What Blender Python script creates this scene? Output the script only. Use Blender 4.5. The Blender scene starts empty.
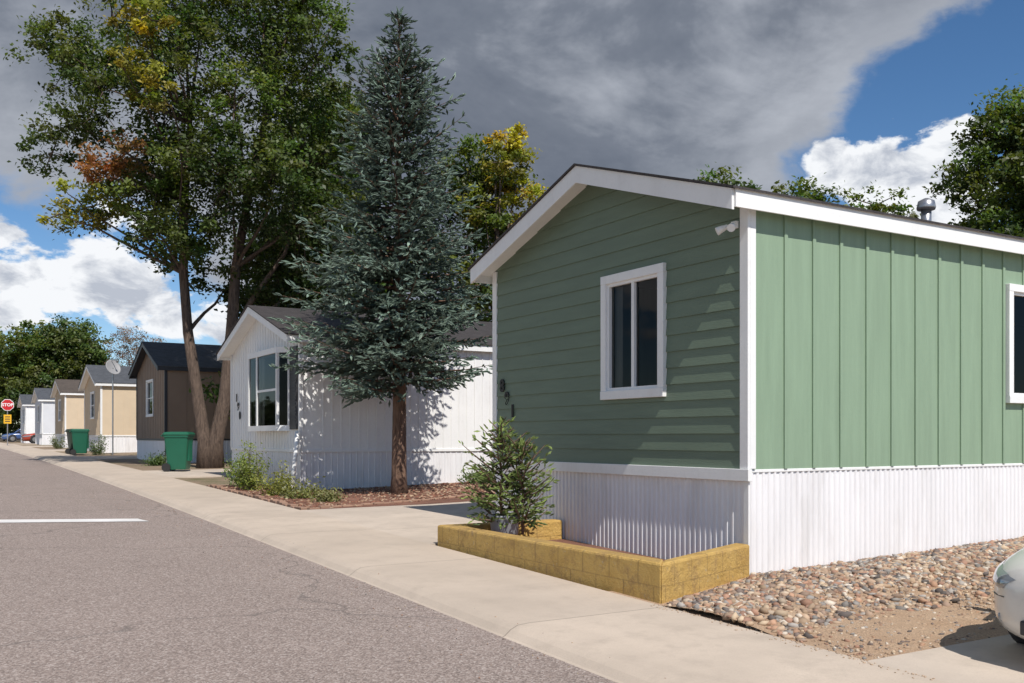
import bpy, math, random
import numpy as np
from mathutils import Vector, Matrix
R=random.Random(7); NR=np.random.default_rng(11)
scene=bpy.context.scene
CR=Vector((.8576,-.5144,0)); CF=Vector((.5144,.8576,0))   # across / along axes used for tree shapes

# ---------------------------------------------------------------- terrain
def g(y):
    if y<7: return 0.0238*(max(y,-60)-7)
    return 1.0*(1-math.exp(-(y-7)/42))
def lot(x): return .025*min(max(x-6.9,0),6)
def gz(x,y): return g(y)+lot(x)

# ---------------------------------------------------------------- mesh helpers
def empty(name,loc):
    e=bpy.data.objects.new(name,None); e.empty_display_size=.3; e.location=loc
    scene.collection.objects.link(e); return e
def attach(o,parent):
    if parent is not None:
        o.parent=parent; o.matrix_parent_inverse=Matrix.Translation(-Vector(parent.location))
class MB:
    def __init__(s): s.v=[]; s.f=[]
    def poly(s,*p):
        n=len(s.v); s.v+=[tuple(q) for q in p]; s.f.append(tuple(range(n,n+len(p))))
    def box(s,x0,x1,y0,y1,z0,z1):
        if x0>x1:x0,x1=x1,x0
        if y0>y1:y0,y1=y1,y0
        if z0>z1:z0,z1=z1,z0
        n=len(s.v)
        s.v+=[(x0,y0,z0),(x1,y0,z0),(x1,y1,z0),(x0,y1,z0),(x0,y0,z1),(x1,y0,z1),(x1,y1,z1),(x0,y1,z1)]
        for f in ((0,3,2,1),(4,5,6,7),(0,1,5,4),(1,2,6,5),(2,3,7,6),(3,0,4,7)): s.f.append(tuple(n+i for i in f))
    def prism(s,pts,z0,z1):
        n=len(s.v); k=len(pts)
        fz0=z0 if callable(z0) else (lambda x,y:z0); fz1=z1 if callable(z1) else (lambda x,y:z1)
        for x,y in pts: s.v.append((x,y,fz0(x,y)))
        for x,y in pts: s.v.append((x,y,fz1(x,y)))
        s.f.append(tuple(n+i for i in reversed(range(k)))); s.f.append(tuple(n+k+i for i in range(k)))
        for i in range(k):
            j=(i+1)%k; s.f.append((n+i,n+j,n+k+j,n+k+i))
    def gable(s,x0,x1,y0,yc,y1,ze,zp,t):
        prof=[(y0,ze),(y0,ze-t),(yc,zp-t),(y1,ze-t),(y1,ze),(yc,zp)]
        n=len(s.v)
        for x in (x0,x1):
            for y,z in prof: s.v.append((x,y,z))
        for a,b in ((0,1),(1,2),(2,3),(3,4),(4,5),(5,0)):
            s.f.append((n+a,n+b,n+6+b,n+6+a))
        s.f+= [(n+0,n+5,n+2,n+1),(n+5,n+4,n+3,n+2),(n+6,n+7,n+8,n+11),(n+11,n+8,n+9,n+10)]
    def tube(s,pts,rad,k=8,cap=True):
        pts=[Vector(p) for p in pts]; n0=len(s.v)
        for i,p in enumerate(pts):
            d=(pts[min(i+1,len(pts)-1)]-pts[max(i-1,0)]).normalized()
            a=d.cross(Vector((0,0,1)));
            if a.length<.05: a=d.cross(Vector((1,0,0)))
            a.normalize(); b=d.cross(a)
            r=rad[i] if hasattr(rad,'__len__') else rad
            for j in range(k):
                t=2*math.pi*j/k; s.v.append(tuple(p+a*(r*math.cos(t))+b*(r*math.sin(t))))
        for i in range(len(pts)-1):
            for j in range(k):
                A=n0+i*k+j;B=n0+i*k+(j+1)%k; s.f.append((A,B,B+k,A+k))
        if cap:
            s.f.append(tuple(n0+j for j in reversed(range(k)))); s.f.append(tuple(n0+(len(pts)-1)*k+j for j in range(k)))
    def loft(s,rings,cap=True):
        n0=len(s.v); k=len(rings[0])
        for r in rings: s.v+=[tuple(p) for p in r]
        for i in range(len(rings)-1):
            for j in range(k):
                A=n0+i*k+j;B=n0+i*k+(j+1)%k; s.f.append((A,B,B+k,A+k))
        if cap:
            s.f.append(tuple(n0+j for j in reversed(range(k)))); s.f.append(tuple(n0+(len(rings)-1)*k+j for j in range(k)))
    def obj(s,name,mat,parent=None,smooth=False,bevel=0,xf=None,fixn=True):
        me=bpy.data.meshes.new(name); v=s.v
        if xf is not None: v=[tuple(xf@Vector(p)) for p in v]
        me.from_pydata(v,[],s.f); me.update()
        if fixn:
            import bmesh
            bm=bmesh.new(); bm.from_mesh(me); bmesh.ops.recalc_face_normals(bm,faces=bm.faces); bm.to_mesh(me); bm.free()
        if smooth: me.polygons.foreach_set('use_smooth',[True]*len(me.polygons))
        me.materials.append(mat)
        o=bpy.data.objects.new(name,me); scene.collection.objects.link(o); attach(o,parent)
        if bevel:
            m=o.modifiers.new('bevel','BEVEL'); m.width=bevel; m.segments=2; m.limit_method='ANGLE'
        return o

# ---------------------------------------------------------------- materials
def nmat(name):
    m=bpy.data.materials.new(name); m.use_nodes=True; nt=m.node_tree
    return m,nt,nt.nodes['Principled BSDF']
def N(nt,t,**k):
    n=nt.nodes.new(t)
    for a,b in k.items(): setattr(n,a,b)
    return n
def coords(nt,scale=(1,1,1)):
    tc=N(nt,'ShaderNodeTexCoord'); mp=N(nt,'ShaderNodeMapping'); mp.inputs['Scale'].default_value=scale
    nt.links.new(tc.outputs['Object'],mp.inputs['Vector']); return mp.outputs['Vector']
def noise(nt,vec,scale,detail=4,rough=.55,dist=0):
    n=N(nt,'ShaderNodeTexNoise'); n.inputs['Scale'].default_value=scale; n.inputs['Detail'].default_value=detail
    n.inputs['Roughness'].default_value=rough; n.inputs['Distortion'].default_value=dist
    nt.links.new(vec,n.inputs['Vector']); return n.outputs['Fac']
def ramp(nt,fac,stops,interp='LINEAR'):
    r=N(nt,'ShaderNodeValToRGB'); r.color_ramp.interpolation=interp
    el=r.color_ramp.elements
    while len(el)<len(stops): el.new(.5)
    for e,(p,c) in zip(el,stops):
        e.position=p; e.color=(*c,1) if len(c)==3 else c
    nt.links.new(fac,r.inputs['Fac']); return r.outputs['Color']
def mixc(nt,a,b,fac,mode='MIX'):
    m=N(nt,'ShaderNodeMix',data_type='RGBA',blend_type=mode)
    for sock,val in ((m.inputs[6],a),(m.inputs[7],b),(m.inputs[0],fac)):
        if isinstance(val,(int,float)): sock.default_value=val
        elif isinstance(val,tuple): sock.default_value=(*val,1)
        else: nt.links.new(val,sock)
    return m.outputs[2]
def mth(nt,op,a,b=0,c=0,clamp=False):
    m=N(nt,'ShaderNodeMath',operation=op); m.use_clamp=clamp
    for i,v in enumerate((a,b,c)):
        if isinstance(v,(int,float)): m.inputs[i].default_value=v
        else: nt.links.new(v,m.inputs[i])
    return m.outputs[0]
def bump(nt,bs,h,strength=.3,dist=.01):
    b=N(nt,'ShaderNodeBump'); b.inputs['Strength'].default_value=strength; b.inputs['Distance'].default_value=dist
    nt.links.new(h,b.inputs['Height']); nt.links.new(b.outputs['Normal'],bs.inputs['Normal'])
def paint(name,col,rough=.6,var=.12,scale=(1,1,1),bumps=.15,dirt=0.0,bscale=60):
    m,nt,bs=nmat(name); v=coords(nt,scale)
    a=noise(nt,v,1.3,4,.6); b=noise(nt,v,25,2)
    lo=tuple(c*(1-var) for c in col); hi=tuple(min(1,c*(1+var*.6)) for c in col)
    c=ramp(nt,a,[(.3,lo),(.7,hi)])
    c=mixc(nt,c,tuple(x*.8 for x in col),mth(nt,'MULTIPLY',ramp(nt,b,[(.55,(0,0,0)),(.75,(1,1,1))]),.25))
    if dirt: c=mixc(nt,c,(.25,.2,.15),mth(nt,'MULTIPLY',ramp(nt,noise(nt,coords(nt,(3,3,.6)),1.2,4,.7),[(.5,(0,0,0)),(.8,(1,1,1))]),dirt))
    nt.links.new(c,bs.inputs['Base Color']); bs.inputs['Roughness'].default_value=rough
    if bumps: bump(nt,bs,noise(nt,v,bscale,3,.6),bumps,.006)
    return m
M={}
M['white']=paint('white_paint',(.80,.80,.79),.55,.05,bumps=.1,dirt=.12)
M['skirt']=paint('white_skirting',(.78,.77,.78),.5,.07,(6,6,.5),.1,dirt=.26,bscale=10)
M['green_lap_shaded']=paint('green_lap_shaded_paint',(.140,.190,.135),.6,.10,(1,1,8),.4,bscale=18)  # home's green with the front wall's shade darkened into the colour
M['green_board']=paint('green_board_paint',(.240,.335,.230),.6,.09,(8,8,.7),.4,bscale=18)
M['brown_wall']=paint('brown_paint',(.25,.18,.13),.7,.1)
M['tan_wall']=paint('tan_paint',(.60,.48,.34),.7,.07)
M['tan2_wall']=paint('buff_paint',(.52,.42,.30),.7,.07)
M['grey_wall']=paint('pale_grey_paint',(.62,.63,.66),.7,.06)
M['dark_trim']=paint('dark_trim',(.03,.03,.035),.5,.1)
M['number']=paint('number_black',(.008,.008,.008),.6,.1,bumps=0)
M['curtain']=paint('curtain_cloth',(.45,.43,.4),.9,.1,(12,12,.5),.3)
M['blind']=paint('room_dark',(.05,.05,.05),.9,.1)
M['metal']=paint('galvanised_metal',(.4,.4,.41),.35,.1); M['metal'].node_tree.nodes['Principled BSDF'].inputs['Metallic'].default_value=.8
M['bin_green']=paint('bin_plastic_green',(.008,.10,.055),.45,.12,bumps=.05)
M['bin_dark']=paint('bin_plastic_dark',(.03,.045,.03),.5,.12,bumps=.05)
M['rubber']=paint('rubber',(.02,.02,.02),.8,.1)
M['pot']=paint('zinc_pot',(.3,.31,.33),.45,.15)
def shingle(name,col):
    m,nt,bs=nmat(name); v=coords(nt,(1,1,1))
    br=N(nt,'ShaderNodeTexBrick'); br.inputs['Scale'].default_value=3.2; br.inputs['Mortar Size'].default_value=.015
    br.inputs['Color1'].default_value=(*[c*.7 for c in col],1); br.inputs['Color2'].default_value=(*[c*1.3 for c in col],1); br.inputs['Mortar'].default_value=(*[c*.3 for c in col],1)
    nt.links.new(v,br.inputs['Vector']); n=noise(nt,v,90,2)
    c=mixc(nt,br.outputs['Color'],tuple(x*1.8 for x in col),mth(nt,'MULTIPLY',n,.4))
    nt.links.new(c,bs.inputs['Base Color']); bs.inputs['Roughness'].default_value=.9
    bump(nt,bs,n,.4,.01); return m
M['roof_dark']=shingle('roof_shingle_dark',(.035,.03,.03)); M['roof_grey']=shingle('roof_shingle_grey',(.06,.065,.075)); M['roof_brown']=shingle('roof_shingle_brown',(.07,.055,.045))
def mk_road():
    m,nt,bs=nmat('road_chipseal'); v=coords(nt)
    big=noise(nt,v,.35,4,.6); mid=noise(nt,coords(nt,(1.6,.25,1)),1.2,4,.6); fine=noise(nt,v,55,2,.7)
    vo=N(nt,'ShaderNodeTexVoronoi'); vo.inputs['Scale'].default_value=85; nt.links.new(v,vo.inputs['Vector'])
    c=ramp(nt,big,[(.3,(.225,.176,.152)),(.7,(.295,.234,.205))])
    c=mixc(nt,c,(.18,.142,.122),mth(nt,'MULTIPLY',ramp(nt,mid,[(.5,(0,0,0)),(.75,(1,1,1))]),.5))
    st=N(nt,'ShaderNodeSeparateColor'); nt.links.new(vo.outputs['Color'],st.inputs[0])
    c=mixc(nt,c,ramp(nt,st.outputs[0],[(0,(.08,.065,.058)),(.45,(.25,.195,.168)),(.8,(.39,.32,.285)),(1,(.56,.50,.46))]),.55)
    vc=N(nt,'ShaderNodeTexVoronoi',feature='DISTANCE_TO_EDGE'); vc.inputs['Scale'].default_value=.22
    nv=N(nt,'ShaderNodeTexNoise'); nv.inputs['Scale'].default_value=1.5; nv.inputs['Detail'].default_value=5; nt.links.new(v,nv.inputs['Vector'])
    ad=N(nt,'ShaderNodeVectorMath',operation='ADD'); nt.links.new(v,ad.inputs[0]); nt.links.new(nv.outputs['Color'],ad.inputs[1]); nt.links.new(ad.outputs[0],vc.inputs['Vector'])
    cr=ramp(nt,vc.outputs['Distance'],[(0,(1,1,1)),(.005,(0,0,0))])
    c=mixc(nt,c,(.09,.078,.07),mth(nt,'MULTIPLY',cr,.6))
    nt.links.new(c,bs.inputs['Base Color']); bs.inputs['Roughness'].default_value=.9
    bump(nt,bs,mth(nt,'ADD',vo.outputs['Distance'],fine),.4,.010); return m
M['road']=mk_road()
def mk_concrete(name,col,jy=1.52,jx=None):
    m,nt,bs=nmat(name); v=coords(nt); se=N(nt,'ShaderNodeSeparateXYZ'); nt.links.new(v,se.inputs[0])
    c=ramp(nt,noise(nt,v,.8,5,.65),[(.3,tuple(x*.80 for x in col)),(.7,tuple(x*1.06 for x in col))])
    st=ramp(nt,noise(nt,v,3.1,5,.7),[(.50,(0,0,0)),(.72,(1,1,1))])
    c=mixc(nt,c,tuple(x*.66 for x in col),mth(nt,'MULTIPLY',st,.5))
    if jx is None:
        wn=N(nt,'ShaderNodeTexWhiteNoise',noise_dimensions='1D'); nt.links.new(mth(nt,'FLOOR',mth(nt,'DIVIDE',se.outputs[1],jy)),wn.inputs['W'])
        c=mixc(nt,c,tuple(x*.80 for x in col),mth(nt,'MULTIPLY',wn.outputs['Value'],.35))
    sp_=noise(nt,v,80,2,.7)
    c=mixc(nt,c,tuple(x*.7 for x in col),mth(nt,'MULTIPLY',ramp(nt,sp_,[(.5,(0,0,0)),(.7,(1,1,1))]),.3))
    w=mth(nt,'MULTIPLY',mth(nt,'SUBTRACT',noise(nt,v,6,2),.5),.012)
    fy=mth(nt,'FRACT',mth(nt,'DIVIDE',mth(nt,'ADD',se.outputs[1],w),jy)); j=mth(nt,'LESS_THAN',fy,.014/jy)
    if jx is not None:
        dx=mth(nt,'LESS_THAN',mth(nt,'ABSOLUTE',mth(nt,'SUBTRACT',mth(nt,'ADD',se.outputs[0],w),jx)),.007); j=mth(nt,'MAXIMUM',j,dx)
    c=mixc(nt,c,tuple(x*.4 for x in col),mth(nt,'MULTIPLY',j,.75))
    nt.links.new(c,bs.inputs['Base Color']); bs.inputs['Roughness'].default_value=.85
    h=mth(nt,'SUBTRACT',sp_,mth(nt,'MULTIPLY',j,1.5)); bump(nt,bs,h,.3,.008); return m
M['walk']=mk_concrete('pavement_concrete',(.54,.45,.365),3.04)
M['drive']=mk_concrete('driveway_concrete',(.55,.465,.385),3.0,9.0)
def mk_ground(name,cols,sc=1.0,b=.8):
    m,nt,bs=nmat(name); v=coords(nt)
    c=ramp(nt,noise(nt,v,.6*sc,6,.7),[(.3,cols[0]),(.5,cols[1]),(.72,cols[2])])
    f=noise(nt,v,45*sc,3,.75); c=mixc(nt,c,ramp(nt,f,[(.3,(.35,.35,.35)),(.7,(1.5,1.5,1.5))]),.6,'MULTIPLY')
    nt.links.new(c,bs.inputs['Base Color']); bs.inputs['Roughness'].default_value=.95; bump(nt,bs,f,b,.03); return m
M['ground']=mk_ground('ground_dirt_grass',[(.13,.13,.055),(.26,.19,.13),(.34,.25,.17)])
M['sand']=mk_ground('sandy_gravel',[(.42,.27,.165),(.50,.34,.22),(.56,.41,.28)],1.6)
M['mulch']=mk_ground('mulch',[(.13,.06,.04),(.24,.11,.07),(.32,.17,.12)],2)
M['linepaint']=paint('road_line_paint',(.72,.70,.68),.7,.15,bumps=.4)
def mk_planter():
    m,nt,bs=nmat('ochre_painted_block'); v=coords(nt)
    c=ramp(nt,noise(nt,v,1.8,5,.7),[(.3,(.46,.28,.07)),(.55,(.57,.37,.11)),(.75,(.50,.32,.10))])
    d=ramp(nt,noise(nt,v,5,6,.8),[(.50,(0,0,0)),(.66,(1,1,1))]); c=mixc(nt,c,(.31,.19,.08),mth(nt,'MULTIPLY',d,.7))
    ch=ramp(nt,noise(nt,v,14,4,.7),[(.64,(0,0,0)),(.68,(1,1,1))]); c=mixc(nt,c,(.42,.37,.28),mth(nt,'MULTIPLY',ch,.55))
    se=N(nt,'ShaderNodeSeparateXYZ'); nt.links.new(v,se.inputs[0])
    s=mth(nt,'ADD',se.outputs[0],se.outputs[1]); zr=mth(nt,'DIVIDE',mth(nt,'ADD',se.outputs[2],.065),.205)
    s=mth(nt,'ADD',s,mth(nt,'MULTIPLY',mth(nt,'FLOOR',zr),.2))
    j=mth(nt,'LESS_THAN',mth(nt,'FRACT',mth(nt,'DIVIDE',s,.41)),.035); j2=mth(nt,'LESS_THAN',mth(nt,'FRACT',zr),.05)
    jj=mth(nt,'MAXIMUM',j,mth(nt,'MULTIPLY',j2,.7)); h=mth(nt,'SUBTRACT',noise(nt,v,18,5,.75),mth(nt,'MULTIPLY',jj,.4))
    c=mixc(nt,c,(.26,.16,.06),mth(nt,'MULTIPLY',jj,.5))
    nt.links.new(c,bs.inputs['Base Color']); bs.inputs['Roughness'].default_value=.8; bump(nt,bs,h,.9,.03); return m
M['planter']=mk_planter()
def mk_attr(name,rough=.7,transl=0.0,spec=.3):
    m,nt,bs=nmat(name); a=N(nt,'ShaderNodeAttribute'); a.attribute_name='tint'
    nt.links.new(a.outputs['Color'],bs.inputs['Base Color']); bs.inputs['Roughness'].default_value=rough
    bs.inputs['Specular IOR Level'].default_value=spec
    if transl:
        t=N(nt,'ShaderNodeBsdfTranslucent'); nt.links.new(mixc(nt,a.outputs['Color'],(1.6,1.7,.5),1.0,'MULTIPLY'),t.inputs['Color'])
        ms=N(nt,'ShaderNodeMixShader'); ms.inputs[0].default_value=transl
        out=[n for n in nt.nodes if n.type=='OUTPUT_MATERIAL'][0]
        nt.links.new(bs.outputs[0],ms.inputs[1]); nt.links.new(t.outputs[0],ms.inputs[2]); nt.links.new(ms.outputs[0],out.inputs[0])
    return m
M['leaf']=mk_attr('leaves',.5,.38,.4); M['needle']=mk_attr('needles',.6,0,.35); M['rock']=mk_attr('river_rock',.8,0,.3)
def mk_bark(name,c0,c1):
    m,nt,bs=nmat(name); v=coords(nt,(6,6,1.2)); n=noise(nt,v,3,5,.7,.6)
    nt.links.new(ramp(nt,n,[(.3,c0),(.7,c1)]),bs.inputs['Base Color']); bs.inputs['Roughness'].default_value=.95; bump(nt,bs,n,1,.05); return m
M['bark']=mk_bark('elm_bark',(.045,.03,.022),(.17,.12,.09)); M['bark_s']=mk_bark('spruce_bark',(.08,.045,.03),(.26,.16,.11))
def mk_glass():
    m,nt,bs=nmat('window_glass'); out=[n for n in nt.nodes if n.type=='OUTPUT_MATERIAL'][0]
    t=N(nt,'ShaderNodeBsdfTransparent'); t.inputs[0].default_value=(.55,.58,.58,1); gl=N(nt,'ShaderNodeBsdfGlossy'); gl.inputs['Roughness'].default_value=.02; gl.inputs['Color'].default_value=(.5,.5,.5,1)
    fr=N(nt,'ShaderNodeFresnel'); fr.inputs[0].default_value=1.36; ms=N(nt,'ShaderNodeMixShader')
    nt.links.new(fr.outputs[0],ms.inputs[0]); nt.links.new(t.outputs[0],ms.inputs[1]); nt.links.new(gl.outputs[0],ms.inputs[2]); nt.links.new(ms.outputs[0],out.inputs[0]); return m
M['glass']=mk_glass()
def glossy(name,col,rough=.25,coat=.6,metal=0):
    m=paint(name,col,rough,.03,bumps=0); b=m.node_tree.nodes['Principled BSDF']; b.inputs['Coat Weight'].default_value=coat; b.inputs['Metallic'].default_value=metal; return m
M['car_silver']=glossy('car_paint_pearl',(.62,.60,.56)); M['car_red']=glossy('car_paint_red',(.35,.04,.015)); M['car_blue']=glossy('car_paint_blue',(.05,.10,.25))
M['car_glass']=glossy('car_glass_dark',(.02,.025,.03),.05,.8); M['lamp_lens']=glossy('headlamp_lens',(.26,.28,.30),.08,1,.3)
M['sign_red']=paint('sign_red',(.5,.01,.015),.5,.05,bumps=0); M['sign_yellow']=paint('sign_yellow',(.75,.42,.02),.5,.05,bumps=0); M['sign_white']=paint('sign_white',(.8,.8,.8),.5,.03,bumps=0)

# ---------------------------------------------------------------- ground, road, pavement
def axis(fine0,fine1,step,extra=()):
    a=list(np.arange(fine0,fine1+.001,step))
    d=step; x=fine1
    while x<3000: d*=1.5; x+=d; a.append(x)
    d=step; x=fine0
    while x>-3000: d*=1.5; x-=d; a.append(x)
    a+=list(extra); return sorted(set(round(float(t),3) for t in a))
def groundz(x,y):
    z=gz(x,y)
    if x<3.66: z-=.055
    return z
xs=axis(-6,40,2,(3.65,3.7)); ys=axis(-20,130,2)
mb=MB()
for y in ys:
    for x in xs: mb.v.append((x,y,groundz(x,y)))
nx=len(xs)
for j in range(len(ys)-1):
    for i in range(nx-1):
        a=j*nx+i; mb.f.append((a,a+1,a+1+nx,a+nx))
mb.obj('ground',M['ground'],fixn=False)
def sheet(name,mat,x0,x1,y0,y1,dz,step=1.0,thick=0,zf=gz):
    mb=MB(); n=max(1,int((y1-y0)/step)); m=max(1,int((x1-x0)/2.0))
    X=[x0+(x1-x0)*i/m for i in range(m+1)]
    for j in range(n+1):
        y=y0+(y1-y0)*j/n
        for x in X: mb.v.append((x,y,zf(x,y)+dz))
    k=m+1
    for j in range(n):
        for i in range(m):
            a=j*k+i; mb.f.append((a,a+1,a+1+k,a+k))
    if thick:
        for (xa) in (x0,x1):
            for j in range(n):
                ya=y0+(y1-y0)*j/n; yb=y0+(y1-y0)*(j+1)/n
                mb.poly((xa,ya,zf(xa,ya)+dz),(xa,yb,zf(xa,yb)+dz),(xa,yb,zf(xa,yb)+dz-thick),(xa,ya,zf(xa,ya)+dz-thick))
        for ya in (y0,y1):
            for i in range(m): mb.poly((X[i],ya,zf(X[i],ya)+dz),(X[i+1],ya,zf(X[i+1],ya)+dz),(X[i+1],ya,zf(X[i+1],ya)+dz-thick),(X[i],ya,zf(X[i],ya)+dz-thick))
    return mb.obj(name,mat,fixn=False)
sheet('road',M['road'],-5.5,3.63,-60,260,-.048,2,zf=lambda x,y:g(y))
mb=MB(); n=260; prof=[(3.56,-.052),(3.59,-.040),(3.64,.0),(3.70,.026),(3.80,.034),(5.1,.036),(5.1,-.05)]
for j in range(n+1):
    y=-40+230*j/n
    for x,z in prof: mb.v.append((x,y,g(y)+z))
k=len(prof)
for j in range(n):
    for i in range(k-1):
        a=j*k+i; mb.f.append((a,a+1,a+1+k,a+k))
mb.obj('pavement',M['walk'],fixn=False)
mb=MB()
for j in range(n+1):
    y=-40+230*j/n
    for x,z in prof: mb.v.append((-2.0-x,y,g(y)+z))
for j in range(n):
    for i in range(k-1):
        a=j*k+i; mb.f.append((a+1,a,a+k,a+1+k))
mb.obj('pavement',M['walk'],fixn=False)
mb=MB(); pts=[(2.78,15.15),(2.70,15.62),(.4,16.5),(-2.3,17.5),(-2.35,17.05),(.4,16.02)]
for a,b,c,d in ((0,1,2,5),(5,2,3,4)):
    mb.poly(*[(pts[i][0],pts[i][1],g(pts[i][1])-.042) for i in (a,b,c,d)])
mb.obj('road_marking',M['linepaint'])
sheet('driveway',M['drive'],5.102,19,10.42,15.15,.034,1,.08)
sheet('driveway',M['drive'],5.102,14,-3.5,4.12,.034,1,.08)
for k_ in range(1,6):
    y0=11.9+14*k_; sheet('driveway',M['drive'],5.102,18,y0-.6,y0+3.0,.03,1,.08)
sheet('sand_ground',M['sand'],5.103,14,4.12,6.9,.028,.5,.04)
sheet('mulch_bed',M['mulch'],5.3,12,15.2,19.4,.03,.5)
sheet('mulch_bed',M['mulch'],5.3,7,19.4,21.6,.03,.5)

# ---------------------------------------------------------------- coloured particle meshes
def tintmesh(name,verts,k,cols,mat,parent=None,smooth=False,faces=None):
    me=bpy.data.meshes.new(name); nv=len(verts)
    me.vertices.add(nv); me.vertices.foreach_set('co',np.asarray(verts,dtype=np.float32).ravel())
    if faces is None: faces=np.arange(nv).reshape(-1,k)
    nf,kk=faces.shape
    me.loops.add(nf*kk); me.loops.foreach_set('vertex_index',faces.astype(np.int32).ravel())
    me.polygons.add(nf); me.polygons.foreach_set('loop_start',np.arange(0,nf*kk,kk,dtype=np.int32)); 
    me.update(calc_edges=True); me.validate()
    at=me.color_attributes.new('tint','FLOAT_COLOR','POINT')
    c4=np.ones((nv,4),dtype=np.float32); c4[:,:3]=cols; at.data.foreach_set('color',c4.ravel())
    if smooth: me.polygons.foreach_set('use_smooth',[True]*nf)
    me.materials.append(mat); o=bpy.data.objects.new(name,me); scene.collection.objects.link(o); attach(o,parent); return o
def leaves(name,C,S,T,mat,parent=None,aspect=.55,up=.35):
    n=len(C); C=np.asarray(C); S=np.asarray(S)[:,None]; T=np.asarray(T)
    nrm=NR.normal(size=(n,3)); nrm[:,2]=np.abs(nrm[:,2])+up; nrm[:,1]-=.35; nrm/=np.linalg.norm(nrm,axis=1)[:,None]
    r=NR.normal(size=(n,3)); u=np.cross(nrm,r); u/=np.linalg.norm(u,axis=1)[:,None]; v=np.cross(nrm,u)
    a=u*S*.5; b=v*S*.5*aspect; f=nrm*S*.10
    V=np.stack([C-a,C+b+f-a*.1,C+a,C-b+f-a*.1],axis=1).reshape(-1,3)
    K=T*NR.uniform(.65,1.35,size=(n,1)); return tintmesh(name,V,4,np.repeat(K,4,axis=0),mat,parent)
def blades(name,P,D,L,W,T,mat,parent=None):
    P=np.asarray(P);D=np.asarray(D);D=D/np.linalg.norm(D,axis=1)[:,None];L=np.asarray(L)[:,None];W=np.asarray(W)[:,None];T=np.asarray(T)
    n=len(P); r=NR.normal(size=(n,3)); u=np.cross(D,r); u/=np.linalg.norm(u,axis=1)[:,None]; v=np.cross(D,u); out=[]
    for q in (u,v): out.append(np.stack([P-D*L*.1,P+D*L*.45+q*W*.5,P+D*L,P+D*L*.45-q*W*.5],axis=1))
    V=np.concatenate(out,axis=0).reshape(-1,3); K=T*NR.uniform(.7,1.3,size=(n,1)); K=np.concatenate([K,K]); return tintmesh(name,V,4,np.repeat(K,4,axis=0),mat,parent)
def wig(a,b,n=6,amp=.25,sag=0):
    a=Vector(a);b=Vector(b); L=(b-a).length; pts=[]; off=Vector((0,0,0))
    for i in range(n+1):
        t=i/n; w=math.sin(math.pi*t); pts.append(a.lerp(b,t)+off*w+Vector((0,0,sag*L*w)))
        off=off+Vector((R.gauss(0,amp),R.gauss(0,amp),R.gauss(0,amp*.5)))*L*.12
    return pts
def blobleaves(blobs,dens,size,C,S,T,mb=None,mm=60):
    for (c,rx,ry,rz,col,den) in blobs:
        vol=rx*ry*rz; ns=max(4,int(dens*den*vol**.75*9))
        for i in range(ns):
            d=Vector((R.gauss(0,1),R.gauss(0,1),R.gauss(0,1))).normalized(); q=R.random()**.42*1.08
            p=Vector((c[0]+d.x*rx*q,c[1]+d.y*ry*q,c[2]+d.z*rz*q)); sr=R.uniform(.22,.5)*(rx*.5+.35)
            hue=R.uniform(.75,1.3); br=(.82+.35*(d.z*q))*R.uniform(.75,1.25); colr=np.array([col[0]*hue,col[1],col[2]])*br  # top light put into leaf colour: clump tops brighter, undersides darker
            m=int(mm*R.uniform(.6,1.4))
            pts=NR.normal(size=(m,3))*np.array([sr,sr,sr*.62])*.55+np.array(p)
            C.append(pts); S.append(NR.uniform(.7,1.3,size=m)*size); T.append(np.tile(colr,(m,1)))
            if mb is not None and i%4==0: mb.tube(wig(c,p,3,.3),[.03,.022,.015,.006],4,False)
GREEN=(.085,.120,.030); DKGREEN=(.050,.078,.022); YEL=(.42,.36,.035); YG=(.24,.24,.04); BRN=(.36,.17,.07); MID=(.11,.15,.033)
def crownobj(name,blobs,dens,size,mbt,parent,mm=60):
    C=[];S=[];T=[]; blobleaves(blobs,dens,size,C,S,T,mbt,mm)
    return leaves(name,np.concatenate(C),np.concatenate(S),np.concatenate(T),M['leaf'],parent)

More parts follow.
